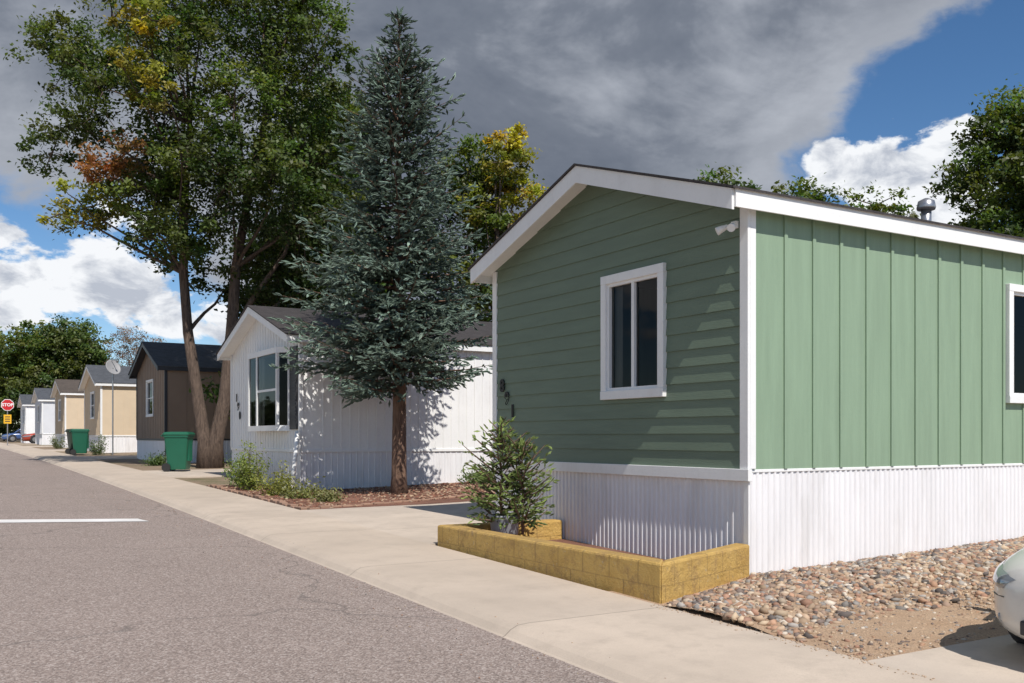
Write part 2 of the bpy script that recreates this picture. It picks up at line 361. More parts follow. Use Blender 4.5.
def big_elm():
    bx,by=7.3,30.2; z0=gz(bx,by); e=empty('elm_tree',(bx,by,z0)); base=Vector((bx,by,0))
    def W(l,z,d=0): return base+CR*l+CF*d+Vector((0,0,z))
    spec=[(-4.5,13.0,1.2,1.4,0,GREEN,1.5),(-5.1,10.3,.95,.7,.6,GREEN,1.4),(-4.1,10.8,1.0,.9,-.5,GREEN,1.5),(-3.0,11.8,1.3,1.7,-.8,GREEN,1.8),(-3.6,8.3,1.15,.65,-.5,YG,1.3),(-4.3,8.1,.6,.4,-.6,YEL,1.3),(-3.1,8.7,1.1,.8,.5,GREEN,1.6),(-2.2,9.5,.8,.6,-1.5,BRN,1.8),(-2.7,9.0,.6,.5,-1.6,BRN,1.6),(-2.3,9.9,1.1,1.1,.6,GREEN,1.7),(-3.5,13.2,1.2,1.2,.6,MID,1.5),
      (-.7,12.3,1.45,2.0,-1.0,GREEN,2.2),(-.9,9.6,1.7,1.7,.4,GREEN,2.3),(-1.5,8.1,1.3,.9,-.6,MID,2.0),(1.6,12.9,1.7,2.2,.6,GREEN,2.3),(3.4,12.9,1.0,1.8,-.5,GREEN,2.0),(2.5,10.2,1.5,1.8,.8,GREEN,2.3),
      (1.0,9.0,1.5,1.5,-1.3,DKGREEN,2.3),(2.8,7.9,1.5,1.4,-.3,DKGREEN,2.3),(-.6,7.2,1.5,.9,-.6,GREEN,2.1),(3.6,6.2,1.2,1.0,.3,DKGREEN,2.1),(1.9,6.0,1.1,1.0,1.2,DKGREEN,2.1),
      (.7,15.7,2.6,1.3,0,GREEN,1.9),(-1.6,14.3,1.0,1.0,.6,GREEN,1.9),(-1.0,12.9,.75,.6,-3.0,YG,2.0),(-.5,11.0,.75,.6,-2.9,YG,1.6),(-1.0,12.4,.5,.45,-3.3,YEL,1.6),(-1.5,11.6,.6,.5,-2.8,YG,1.6),(-3.2,14.4,1.0,.7,.5,GREEN,1.4),(4.0,10.4,.9,1.1,0,GREEN,1.9),(.2,6.4,1.1,.8,1.4,DKGREEN,1.9),(3.9,8.6,.8,1.0,.8,GREEN,1.8),(1.2,11.0,1.2,1.2,-1.5,MID,1.8),(-.2,14.0,1.3,1.0,0,MID,1.8),(2.7,14.6,1.3,1.1,.3,GREEN,1.8),(-1.8,11.2,1.0,1.2,1.0,GREEN,1.8),(2.4,9.0,1.2,1.0,-1.6,GREEN,1.6),(-.1,9.2,.8,.6,-2.2,MID,1.5)]
    mb=MB(); zb=z0-.1
    t1=[W(-.1,zb),W(-.15,zb+.9),W(-.38,2.8),W(-.66,4.6),W(-.8,6.4),W(-.75,8.6),W(-.6,11),W(-.7,13)]
    t2=[W(.1,zb,.1),W(.15,zb+.9,.1),W(.45,2.6,.1),W(.62,4.6,.2),W(.75,6.6,.2),W(1.1,8.8,.3),W(1.6,11.3,.4),W(1.6,14.2,.2)]
    mb.tube(t1,[.32,.21,.175,.155,.14,.11,.08,.03],12); mb.tube(t2,[.34,.24,.2,.18,.15,.12,.08,.03],12)
    mb.tube([W(.55,4.3,.2),W(1.2,5.6,.3),W(2.3,7.0,0),W(2.8,8.2,-.2)],[.11,.09,.06,.03],8)
    blobs=[]
    for (l,z,rx,rz,d,col,den) in spec:
        c=W(l,z,d); blobs.append((c,rx,(rx+.35),rz,col,den))
        tr=t1 if l<.3 else t2; tz=z-1.3 if l<-1.5 else z-2.2
        src=max([p for p in tr if p.z<z-.3 and p.z>(6 if l<-1.5 else 3.5)] or [tr[4]],key=lambda p:-(abs(p.z-tz)))
        mb.tube(wig(src,c,6,.18,.02),[.07,.06,.05,.04,.03,.02,.01],6,False)
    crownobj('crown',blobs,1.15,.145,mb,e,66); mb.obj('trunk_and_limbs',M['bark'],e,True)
big_elm()
def broadleaf(name,x,y,H,r,cb,cols,dens=1,size=.18,nb=10,tr=.16,rzf=1.0,mm=60):
    z0=gz(x,y); e=empty(name,(x,y,z0)); mb=MB(); top=Vector((x+R.gauss(0,.2),y+R.gauss(0,.2),z0+H*.85))
    tp=wig((x,y,z0-.1),top,7,.12); mb.tube(tp,[tr*(1-.8*i/7) for i in range(8)],8)
    blobs=[]
    for i in range(nb):
        t=(i+.5)/nb; z=z0+cb+(H-cb)*t; prof=math.sin(math.pi*min(1,.18+.80*t))**.7; a=i*2.4+R.random(); q=r*prof*.62
        if i==nb-1: q=0
        c=Vector((x+math.cos(a)*q,y+math.sin(a)*q,min(z,z0+H-r*.25))); br=r*R.uniform(.40,.56)
        blobs.append((c,br,br,br*.85*rzf,cols[i%len(cols)],1)); src=tp[min(6,max(2,int(7*t*.8)))]
        mb.tube(wig(src,c,4,.25),[tr*.4,tr*.33,tr*.25,tr*.15,tr*.06],5,False)
    crownobj('crown',blobs,dens,size,mb,e,mm); mb.obj('trunk_and_limbs',M['bark'],e,True); return e

def spruce(name,x,y,z0,H,cb,prof,cin,cout,step=.2,nb=8,tuft=.15,parent=None,trunk=.15,sp=.065,asc=0.0,vary=.2,pname='needles'):
    e=parent or empty(name,(x,y,z0)); mb=MB()
    mb.tube([(x,y,z0-.1),(x,y,z0+.3*min(1,H)),(x+.02*min(1,H),y,z0+H*.35),(x,y+.02*min(1,H),z0+H*.65),(x,y,z0+H*.97)],[trunk*1.25,trunk,trunk*.75,trunk*.4,.012],12)
    P=[];D=[];L=[];W=[];T=[]; cin=np.array(cin);cout=np.array(cout)
    z=cb
    while z<H-.05:
        t=(z-cb)/(H-cb); rr=prof(t)
        n=nb if t<.85 else max(4,nb-3)
        a0=R.random()*6.28
        for i in range(n):
            az=a0+6.283*i/n+R.gauss(0,.28); Lb=rr*max(.4,min(1.35,R.gauss(.95,vary))); zz=z+R.uniform(-.6,.6)*step
            tone=R.uniform(.8,1.2)
            dh=Vector((math.cos(az),math.sin(az),0)); s1=-.16+.75*t**1.2+R.gauss(0,.09)+asc; s2=.18
            def bp(s): return Vector((x,y,z0+zz))+dh*(Lb*s)+Vector((0,0,Lb*(s1*s+s2*s*s*(1-t))))
            mb.tube([bp(0),bp(.35),bp(.7),bp(.98)],[.25*trunk*.3+.012*Lb,.006+.010*Lb,.007,.003],4,False)
            side=dh.cross(Vector((0,0,1)))
            s=.12; sg=1; dstep=sp*1.7/max(Lb,.15)
            while s<=1.0:
                b=bp(s); tl=(.38*Lb*(1-s)+tuft*.8)*R.uniform(.6,1.25)
                sg=-sg; td=(dh*R.uniform(.7,1.0)+side*sg*R.uniform(.6,1.1)+Vector((0,0,R.uniform(-.42,.15)+.3*t+asc*.5))).normalized()
                if s>.93: td=(dh+Vector((0,0,.2+s1))).normalized(); tl=tuft
                k=max(1,int(tl/sp))
                for q in range(k+1):
                    u=(q+.3)/(k+1); pp=b+td*tl*u+Vector((0,0,-.10*tl*u*u))
                    dd=td+Vector((R.gauss(0,.42),R.gauss(0,.42),R.gauss(0,.40)+.05))
                    P.append(pp[:]);D.append(dd[:]);L.append(tuft*R.uniform(.7,1.25));W.append(tuft*.32)
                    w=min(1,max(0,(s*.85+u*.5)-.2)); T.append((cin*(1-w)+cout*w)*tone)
                s+=dstep
        z+=step*(1.0 if t<.7 else .75)
    for q in range(14): P.append((x,y,z0+H-tuft*2.6+q*tuft*.2));D.append((R.gauss(0,.5),R.gauss(0,.5),1));L.append(tuft*1.1);W.append(tuft*.3);T.append(cout)
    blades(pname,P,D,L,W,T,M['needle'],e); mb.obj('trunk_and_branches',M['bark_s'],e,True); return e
def bigprof(t):
    pts=[(0,1.45),(.08,2.1),(.25,1.9),(.45,1.42),(.65,.98),(.85,.50),(1,.08)]
    for (a,b),(c,d) in zip(pts,pts[1:]):
        if t<=c: return b+(d-b)*(t-a)/(c-a)
    return .08
SX,SY=7.9,17.5
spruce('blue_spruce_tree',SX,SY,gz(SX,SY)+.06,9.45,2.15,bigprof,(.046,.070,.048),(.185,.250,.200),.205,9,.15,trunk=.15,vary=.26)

broadleaf('background_tree',18.2,33.5,12.0,2.9,3,[MID,DKGREEN,GREEN,MID],2.2,.18,12)
broadleaf('background_tree',18.7,31.6,12.3,1.6,8.6,[YEL,YG,YEL],3.0,.16,7)
broadleaf('background_tree',14.1,38.6,14.5,4.0,2,[DKGREEN,GREEN],1.8,.22,12)
broadleaf('background_tree',11.0,31.5,8.5,3.0,1.5,[DKGREEN,GREEN],1.6,.2,10)
broadleaf('background_tree',21.3,22.6,8.9,1.9,4,[GREEN,DKGREEN],2.4,.16,9)
broadleaf('background_tree',25.2,22.6,9.3,2.2,3,[GREEN,MID,DKGREEN],2.4,.16,11)
broadleaf('background_tree',28.0,22.2,9.4,1.9,3,[MID,GREEN],2.4,.16,9)
broadleaf('background_tree',33.3,20.0,12.9,3.5,2,[GREEN,DKGREEN,MID],2.6,.18,15)
broadleaf('background_tree',31.6,17.4,10.6,2.9,2,[DKGREEN,GREEN],2.4,.18,11)
broadleaf('background_tree',30.2,19.2,8.3,2.0,3,[DKGREEN,MID],2.4,.16,8)
spruce('spruce_tree',34.6,17.6,.5,12.2,1.5,lambda t:2.8*(1-t)+.1,(.025,.04,.025),(.07,.10,.065),.30,9,.26,trunk=.2,sp=.12)
broadleaf('background_tree',11.5,112,11.4,6.5,1.5,[MID,GREEN,DKGREEN],1.1,.36,12,.3,mm=50)
broadleaf('background_tree',3.6,120,11.8,6.0,1.5,[MID,GREEN],1.1,.36,10,.3,mm=50)
broadleaf('background_tree',17.8,104,11.0,3.4,6,[(.24,.16,.12),(.20,.14,.10)],.6,.18,8,.2,mm=40)
broadleaf('background_tree',24,95,8.5,5.0,1.5,[GREEN,DKGREEN],.9,.38,9,.3,mm=45)
def far_mass():
    C=[];S=[];T=[]; bl=[]
    for i in range(80):
        a=R.uniform(-.9,1.9); d=R.uniform(150,260); c=Vector((math.sin(a)*d,math.cos(a)*d,1+R.uniform(1.5,4))); r=R.uniform(4,7)
        if -8<c.x<8: continue
        bl.append((c,r*1.3,r,R.uniform(3,4.5),R.choice([GREEN,DKGREEN,MID]),.14))
    blobleaves(bl,1,1.0,C,S,T,None,50); leaves('distant_trees',np.concatenate(C),np.concatenate(S),np.concatenate(T),M['leaf'])
far_mass()

# ---------------------------------------------------------------- mobile homes
def F_map(xf): return lambda u,w,z:(xf-w,u,z)
def S_map(yf): return lambda u,w,z:(u,yf-w,z)
def mbox(mb,mp,u0,u1,w0,w1,z0,z1):
    a=mp(u0,w0,z0); b=mp(u1,w1,z1); mb.box(a[0],b[0],a[1],b[1],a[2],b[2])
def window(e,mp,u0,u1,z0,z1,trim=.095,split='v',frame=None,cur=.35,flip=False,front=True):
    t=MB(); mbox(t,mp,u0,u1,-.02,.04,z1-trim,z1); mbox(t,mp,u0,u1,-.02,.045,z0,z0+trim)
    mbox(t,mp,u0,u0+trim,-.02,.038,z0+trim,z1-trim); mbox(t,mp,u1-trim,u1,-.02,.038,z0+trim,z1-trim)
    t.obj('window_trim',frame or M['white'],e,bevel=.004)
    a,b,c,d=u0+trim,u1-trim,z0+trim,z1-trim; s=MB(); k=.035
    mbox(s,mp,a,b,-.06,.012,d-k,d); mbox(s,mp,a,b,-.06,.012,c,c+k); mbox(s,mp,a,a+k,-.06,.01,c+k,d-k); mbox(s,mp,b-k,b,-.06,.01,c+k,d-k)
    if split=='v': m=(a+b)/2; mbox(s,mp,m-.025,m+.025,-.055,.006,c+k,d-k)
    elif split=='h': m=(c+d)/2; mbox(s,mp,a+k,b-k,-.055,.006,m-.02,m+.02)
    s.obj('window_sash',M['white'],e)
    gl=MB(); q=[mp(a,-.03,c),mp(b,-.03,c),mp(b,-.03,d),mp(a,-.03,d)]
    if front: q=q[::-1]
    gl.poly(*q); gl.obj('window_glass',M['glass'],e,fixn=False)
    cu=MB(); w=(b-a)*cur; st=14
    lo,hi=(a,a+w) if not flip else (b-w,b)
    for i in range(st):
        p=lo+(hi-lo)*i/st; q=lo+(hi-lo)*(i+1)/st
        cu.poly(mp(p,-.10-.02*(i%2),c-.05),mp(q,-.10-.02*((i+1)%2),c-.05),mp(q,-.10-.02*((i+1)%2),d+.05),mp(p,-.10-.02*(i%2),d+.05))
    cu.obj('curtain',M['curtain'],e)
def spans(a,b,hs):
    out=[(a,b)]
    for h0,h1 in hs:
        n=[]
        for p,q in out:
            if h1<=p or h0>=q: n.append((p,q)); continue
            if h0>p: n.append((p,h0))
            if h1<q: n.append((h1,q))
        out=n
    return out
def home(name,xf,y0,y1,L,base,zs,ze,zp,fmat,smat,roof,style='lap',fholes=(),sholes=(),trim=None,skirt=None,ov=.30,batten=.41,eo=.12,fascia=.2,ridge=None):
    e=empty(name,(xf,(y0+y1)/2,base)); yc=(y0+y1)/2 if ridge is None else ridge; trim=trim or M['white']; skirt=skirt or M['skirt']
    def top(y):
        return (ze-.05)+(zp-ze)*(1-abs(y-yc)/((yc-(y0-eo)) if y<yc else (y1+eo-yc)))
    f=MB(); mp=F_map(xf)
    if style=='lap':
        exp=.178; z=zs
        while z<zp-.08:
            zt=z+exp; br=sorted(set([z,zt]+[h for hh in fholes for h in (hh[2],hh[3]) if z<h<zt]))
            for za,zb in zip(br,br[1:]):
                hs=[(h[0],h[1]) for h in fholes if h[2]<(za+zb)/2<h[3]]
                wa=.020-.016*(za-z)/exp; wb=.020-.016*(zb-z)/exp
                def lim(zz):
                    if zz<=top(y0): return y0,y1
                    k0=(zz-(ze-.05))/(zp-ze); return (y0-eo)+(yc-y0+eo)*k0,(y1+eo)-(y1+eo-yc)*k0
                (a0,a1),(b0,b1)=lim(za),lim(zb)
                a0=max(a0,y0);a1=min(a1,y1);b0=max(b0,y0);b1=min(b1,y1)
                if b0>b1: b0=b1=yc
                if a0>=a1: continue
                for p,q in spans(a0,a1,hs):
                    pb=p if p!=a0 else b0; qb=q if q!=a1 else b1
                    f.poly(mp(p,wa,za),mp(q,wa,za),mp(qb,wb,zb),mp(pb,wb,zb))
                    if za==z: f.poly(mp(p,wa,za),mp(q,wa,za),mp(q,.002,za),mp(p,.002,za))
            z=zt
        f.obj('front_lap_siding',fmat,e,fixn=False)
    else:
        zz=sorted(set([zs,top(y0)]+[h for hh in fholes for h in hh[2:4]]))
        for za,zb in zip(zz,zz[1:]):
            hs=[(h[0],h[1]) for h in fholes if h[2]<(za+zb)/2<h[3]]
            for p,q in spans(y0,y1,hs): f.poly(mp(p,0,za),mp(q,0,za),mp(q,0,zb),mp(p,0,zb))
        f.poly(mp(y0,0,top(y0)),mp(y1,0,top(y1)),mp(yc,0,top(yc)))
        f.obj('front_wall',fmat,e,fixn=False)
        b=MB(); y=y0+.2
        while y<y1-.1:
            for za,zb in spans(zs,top(y)-.02,[(h[2]-.05,h[3]+.05) for h in fholes if h[0]-.05<y<h[1]+.05]): mbox(b,mp,y,y+.022,-.01,.012,za,zb)
            y+=batten*.5
        b.obj('front_grooves',fmat,e)
    s=MB(); mp2=S_map(y0); x1=xf+L; zt=top(y0)
    zz=sorted(set([zs,zt]+[h for hh in sholes for h in hh[2:4]]))
    for za,zb in zip(zz,zz[1:]):
        hs=[(h[0],h[1]) for h in sholes if h[2]<(za+zb)/2<h[3]]
        for p,q in spans(xf,x1,hs): s.poly(mp2(p,0,za),mp2(q,0,za),mp2(q,0,zb),mp2(p,0,zb))
    s.obj('side_wall',smat,e,fixn=False)
    b=MB(); x=xf+batten+.08; bw=.045 if style=='lap' else .022
    while x<x1-.1:
        for za,zb in spans(zs,zt-.01,[(h[2]-.01,h[3]+.01) for h in sholes if h[0]-.05<x<h[1]+.05]): mbox(b,mp2,x,x+bw,-.01,.019 if style=='lap' else .012,za,zb)
        x+=batten if style=='lap' else batten*.5
    b.obj('side_battens',smat,e,bevel=.003 if style=='lap' else 0)
    o=MB(); o.poly((xf,y1,zs),(x1,y1,zs),(x1,y1,top(y1)),(xf,y1,top(y1))); o.poly((x1,y0,base-.2),(x1,y1,base-.2),(x1,y1,top(y1)),(x1,yc,top(yc)),(x1,y0,top(y0)))
    o.obj('rear_walls',smat,e); o=MB(); o.poly((xf+.02,y0+.02,zs+.01),(x1-.02,y0+.02,zs+.01),(x1-.02,y1-.02,zs+.01),(xf+.02,y1-.02,zs+.01)); o.poly((xf+3.2,y0+.02,zs),(xf+3.2,y1-.02,zs),(xf+3.2,y1-.02,ze),(xf+3.2,y0+.02,ze)); o.obj('floor_and_partition',M['blind'],e)
    k=MB()
    for mpk,ua,ub in ((mp,y0,y1),(mp2,xf,x1),(lambda u,w,z:(u,y1+w,z),xf,x1)):
        u=ua; 
        while u<ub-1e-6:
            pr=[(0,-.012),(.035,-.012),(.047,.002),(.068,.002),(.08,-.012)] if style=='lap' else [(0,-.012),(.10,-.012),(.11,.0),(.13,.0),(.14,-.012)]
            per=pr[-1][0]
            for (p,w),(q,w2) in zip(pr,pr[1:]):
                p2=min(u+p,ub);q2=min(u+q,ub)
                if q2>p2: k.poly(mpk(p2,w,base-.35),mpk(q2,w2,base-.35),mpk(q2,w2,zs),mpk(p2,w,zs))
            u+=per
    k.obj('skirting',skirt,e,fixn=False)
    t=MB()
    if style=='lap': mbox(t,mp,y0-.05,y1+.03,-.01,.045,zs-.115,zs+.004); mbox(t,mp2,xf-.02,x1,-.01,.006,zs-.03,zs+.0)
    else: mbox(t,mp,y0-.01,y1+.01,-.01,.02,zs-.05,zs+.01); mbox(t,mp2,xf+.02,x1,-.01,.02,zs-.05,zs+.01)
    cw=.085 if style=='lap' else .06
    mbox(t,mp,y0-.028,y0+cw,-.01,.028,zs+.006,top(y0)-.02); mbox(t,mp2,xf+.012,xf+cw,-.01,.026,zs+.006,top(y0)-.02); mbox(t,mp,y1-cw,y1+.028,-.01,.028,zs+.006,top(y1)-.02)
    mbox(t,mp,y0-.02,y0+.05,-.01,.012,base-.3,zs-.118)
    t.obj('trim',trim,e,bevel=.004)
    a=MB(); a.gable(xf-ov,x1+.2,y0-eo,yc,y1+eo,ze,zp,.07); a.obj('soffit',trim,e)
    a=MB(); a.gable(xf-ov-.032,xf-ov-.002,y0-eo-.003,yc,y1+eo+.003,ze+.005,zp+.005,fascia); a.box(xf-ov,x1+.2,y0-eo-.026,y0-eo-.002,ze-fascia*.85,ze+.004); a.box(xf-ov,x1+.2,y1+eo+.002,y1+eo+.026,ze-fascia*.85,ze+.004)
    a.obj('fascia',trim,e)
    a=MB(); a.gable(xf-ov-.055,x1+.22,y0-eo-.05,yc,y1+eo+.05,ze+.02,zp+.032,.024); a.obj('roof',roof,e)
    return e
def plaque(e,txt,mp_m,size,mat,name='house_number'):
    cu=bpy.data.curves.new('t','FONT'); cu.body=txt; cu.size=size; cu.extrude=.006; cu.align_x='CENTER'; cu.align_y='CENTER'; cu.offset=size*.03
    o=bpy.data.objects.new('t',cu); scene.collection.objects.link(o); dg=bpy.context.evaluated_depsgraph_get()
    me=bpy.data.meshes.new_from_object(o.evaluated_get(dg)); bpy.data.objects.remove(o); me.transform(mp_m); me.materials.clear(); me.materials.append(mat)
    q=bpy.data.objects.new(name,me); scene.collection.objects.link(q); attach(q,e)
def Mfront(x,y,z): return Matrix(((0,0,-1,x),(-1,0,0,y),(0,1,0,z),(0,0,0,1)))
def Msouth(x,y,z): return Matrix(((1,0,0,x),(0,0,-1,y),(0,1,0,z),(0,0,0,1)))

XF=6.875; Y0=6.955; Y1=11.93
e1=home('green_mobile_home',XF,Y0,Y1,14.5,0.0,1.07,3.76,4.60,M['green_lap_shaded'],M['green_board'],M['roof_dark'],'lap',
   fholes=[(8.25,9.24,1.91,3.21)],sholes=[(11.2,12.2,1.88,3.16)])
window(e1,F_map(XF-.02),8.17,9.32,1.83,3.29,.1,'v',cur=.16,flip=True)
window(e1,S_map(Y0-.02),11.12,12.28,1.80,3.24,.09,'v',cur=.2,front=False)
for ch,yy,zz in (('8',11.68,2.10),('9',11.55,1.92),('1',11.40,1.74)): plaque(e1,ch,Mfront(XF-.03,yy,zz),.24,M['number'])
mb=MB(); mb.box(XF-.06,XF-.02,7.06,7.13,3.46,3.53); mb.tube([(XF-.05,7.09,3.50),(XF-.11,7.09,3.48)],.014,8)
mb.tube([(XF-.10,7.13,3.48),(XF-.15,7.16,3.455),(XF-.19,7.19,3.43)],[.022,.034,.042],12); mb.tube([(XF-.10,7.05,3.48),(XF-.15,7.02,3.455),(XF-.19,6.99,3.43)],[.022,.034,.042],12); mb.obj('security_light',M['white'],e1,bevel=.003)
mb=MB(); mb.tube([(11.9,8.6,4.15),(11.9,8.6,4.58)],.07,14); mb.tube([(11.9,8.6,4.56),(11.9,8.6,4.59),(11.9,8.6,4.68),(11.9,8.6,4.72)],[.12,.13,.11,.03],14); mb.obj('roof_vent',M['metal'],e1,True)

b2=g(19.5)
e2=home('white_mobile_home',6.5,19.3,24.6,15,b2,1.12,3.47,4.36,M['white'],M['white'],M['roof_dark'],'board',sholes=[],fholes=[(19.98,22.42,1.6,3.2)],batten=.4,ov=.3,fascia=.16)
mb=MB(); xw=6.5; BD=.22; pr=[(xw,19.9),(xw-BD,20.15),(xw-BD,22.25),(xw,22.5)]
for z0_,z1_ in ((1.52,1.64),(3.18,3.30)):
    mb.prism([(p[0]-.03*(i in(1,2)),p[1]) for i,p in enumerate(pr)][::-1],z0_,z1_)
def post(p,w=.035): mb.box(p[0]-w,p[0]+w,p[1]-w,p[1]+w,1.64,3.18)
for p in ((xw-.02,19.93),(xw-BD+.01,20.15),(xw-BD+.01,22.25),(xw-.02,22.47),(xw-BD+.01,21.6)): post(p)
mb.box(xw-BD-.015,xw-BD+.025,20.19,21.56,2.38,2.43); mb.obj('window_frame',M['white'],e2)
mb=MB()
for p,q in zip(pr,pr[1:]): mb.poly((q[0],q[1],1.64),(p[0],p[1],1.64),(p[0],p[1],3.18),(q[0],q[1],3.18))
mb.obj('window_glass',M['glass'],e2,fixn=False)
mb=MB()
for i in range(16):
    a=22.1-.04*i;b=a-.04; 
    mb.poly((xw-.10-.03*(i%2),a,1.66),(xw-.10-.03*((i+1)%2),b,1.66),(xw-.10-.03*((i+1)%2),b,3.16),(xw-.10-.03*(i%2),a,3.16))
mb.obj('curtain',M['curtain'],e2,fixn=False)
mb=MB(); mb.box(xw-.045,xw-.014,19.42,19.86,1.55,3.28); mb.box(xw-.045,xw-.014,22.56,22.86,1.55,3.28)
for i in range(22):
    z=1.62+i*.073; mb.box(xw-.055,xw-.046,19.47,19.81,z,z+.045)
mb.obj('shutters',M['dark_trim'],e2)
for ch,yy,zz in (('1',24.05,2.35),('9',23.9,2.13),('0',23.75,1.91)): plaque(e2,ch,Mfront(6.47,yy,zz),.26,M['number'])
mb=MB(); mb.tube([(6.40,19.2,1.5),(6.36,19.12,1.2),(6.12,18.75,.3)],.045,10); mb.obj('downspout',M['white'],e2,True)

def simple_home(name,y0,fm,sm,roof,wz=.0,xf=6.8,w=5.3,trim=None,peak=1.0,L=14):
    b=g(y0+2); zs=b+.82; ze=b+3.28; zp=ze+peak*.9
    e=home(name,xf,y0,y0+w,L,b,zs,ze,zp,fm,sm,roof,'board',fholes=[(y0+2.05,y0+3.25,zs+.85,zs+2.1)],sholes=[(xf+4.05,xf+5.15,zs+.85,zs+1.95)],trim=trim,batten=.6,ov=.25,fascia=.16)
    window(e,F_map(xf-.0),y0+2,y0+3.3,zs+.8,zs+2.15,.07,'h'); window(e,S_map(y0),xf+4,xf+5.2,zs+.8,zs+2.0,.07,'v',front=False); return e
h3=simple_home('brown_mobile_home',34.2,M['brown_wall'],M['brown_wall'],M['roof_grey'],trim=M['dark_trim'],peak=1.15)
h4=simple_home('tan_mobile_home',48.8,M['tan_wall'],M['tan_wall'],M['roof_grey'],w=5.6,peak=1.1)
h5=simple_home('buff_mobile_home',63,M['tan2_wall'],M['tan_wall'],M['roof_brown'])
h6=simple_home('grey_mobile_home',77,M['grey_wall'],M['grey_wall'],M['roof_grey'])
simple_home('white_mobile_home',91,M['white'],M['white'],M['roof_grey'])
# ---------------------------------------------------------------- planter
pl=empty('planter',(5.9,8.3,0)); t=.2
mb=MB()
def seg(ax,ay,bx,by,cx,cy,dx,dy,z0,z1): mb.prism([(ax,ay),(bx,by),(cx,cy),(dx,dy)],z0,z1)
zb=-.12; ZT=.345
seg(5.17,6.22,5.17+t,6.22+t*.62+.08,5.17+t,10.36-t,5.17,10.36,zb,ZT)
seg(5.172,6.22,6.845,6.895,6.845,6.895+.2,5.17+t+.001,6.22+t*.62+.082,zb,ZT-.002)
seg(5.17+.001,10.36,5.17+t,10.36-t+.001,6.84,10.36-t,6.84,10.36,zb,ZT-.003)
o=mb.obj('block_walls',M['planter'],pl,bevel=.022)
mb=MB(); mb.poly((5.36,6.45,.03),(6.86,7.0,.03),(6.86,10.2,.10),(5.36,10.2,.10)); mb.obj('soil',M['mulch'],pl)
ps=empty('potted_spruce',(5.75,9.75,.1)); mb=MB(); mb.tube([(5.75,9.75,.09),(5.75,9.75,.1),(5.75,9.75,.46),(5.75,9.75,.48),(5.75,9.75,.48),(5.75,9.75,.42)],[.13,.14,.18,.19,.17,.165],20); mb.obj('pot',M['pot'],ps,True)
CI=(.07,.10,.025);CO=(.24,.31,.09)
spruce('x',5.72,9.78,.36,1.20,.05,lambda t:.44*(1-t)**.75+.07,CI,CO,.105,7,.08,parent=ps,trunk=.016,sp=.045,asc=.42,vary=.36)
spruce('x',5.88,9.56,.36,.98,.05,lambda t:.35*(1-t)**.75+.07,CI,CO,.115,6,.08,parent=ps,trunk=.014,sp=.045,asc=.55,vary=.36)

# ---------------------------------------------------------------- rocks
def ico(sub):
    import bmesh
    bm=bmesh.new(); bmesh.ops.create_icosphere(bm,subdivisions=sub,radius=1); v=np.array([x.co[:] for x in bm.verts]); f=np.array([[q.index for q in p.verts] for p in bm.faces]); bm.free(); return v,f
ICO={1:ico(1),2:ico(2)}
def rocks(name,pts,sizes,cols,flat=.62,parent=None,jag=.22,sub=1,smooth=False):
    IV,IF=ICO[sub]; V=[];F=[];C=[]; n=len(IV)
    for i,(p,s,c) in enumerate(zip(pts,sizes,cols)):
        sc=np.array([s*R.uniform(.7,1.5),s*R.uniform(.65,1.1),s*flat*R.uniform(.6,1.25)])
        ph=NR.uniform(0,6.28,3); v=IV*(1+jag*np.sin(IV[:,[1,2,0]]*2.6+ph).sum(axis=1,keepdims=True)*.6)
        a=R.random()*6.28; b=R.gauss(0,.45); ca,sa=math.cos(a),math.sin(a); cb_,sb=math.cos(b),math.sin(b)
        v=v*sc; v=v@np.array([[1,0,0],[0,cb_,sb],[0,-sb,cb_]]); v=v@np.array([[ca,sa,0],[-sa,ca,0],[0,0,1]])
        V.append(v+np.array(p)); F.append(IF+i*n); C.append(np.tile(np.array(c),(n,1)))
    return tintmesh(name,np.concatenate(V),3,np.concatenate(C),M['rock'],parent,smooth,np.concatenate(F))
RC=[(.34,.24,.17),(.27,.19,.14),(.40,.29,.20),(.44,.35,.26),(.17,.13,.11),(.38,.23,.15),(.52,.45,.37),(.29,.17,.12),(.32,.29,.26),(.38,.27,.18),(.13,.11,.10),(.46,.35,.24),(.33,.19,.13),(.24,.22,.20)]
P=[];S=[];C=[]
def lowb(x): return 5.05+ .14*(x-5.1)+.12*math.sin(x*2.3)+.06*math.sin(x*7)
for i in range(15500):
    x=5.13+(12.0-5.13)*R.random()**.95; up=6.93 if x>6.85 else 6.18+(x-5.17)*.4
    y=R.uniform(lowb(x)-.25,up-.02); 
    if y<lowb(x)+.4 and R.random()<.65: continue
    s=R.choice([.010,.013,.016,.020,.024,.028,.034,.040])*R.uniform(.75,1.2); hump=.05*math.sin(math.pi*min(1,max(0,(y-lowb(x))/(up-lowb(x)))))
    P.append((x,y,gz(x,y)+.024+hump+s*.2+R.random()*.008)); S.append(s); c=R.choice(RC); k=R.uniform(.75,1.25); C.append(tuple(q*k for q in c))
rocks('river_rock_gravel',P,S,C,jag=.34)
P=[];S=[];C=[]
for i in range(3500):
    x=R.uniform(5.12,11); y=R.uniform(4.13,lowb(x)+.3); s=R.choice([.005,.006,.008,.012,.018]); P.append((x,y,gz(x,y)+.028+s*.3)); S.append(s); C.append(R.choice(RC))
for i in range(160):
    x=5.1-abs(R.gauss(0,.05)); y=R.uniform(3.6,6.2); s=R.uniform(.004,.010); P.append((x,y,g(y)+.036+s*.3)); S.append(s); C.append((.42,.31,.22))
rocks('pea_gravel',P,S,C)
mb=MB(); nxx=40
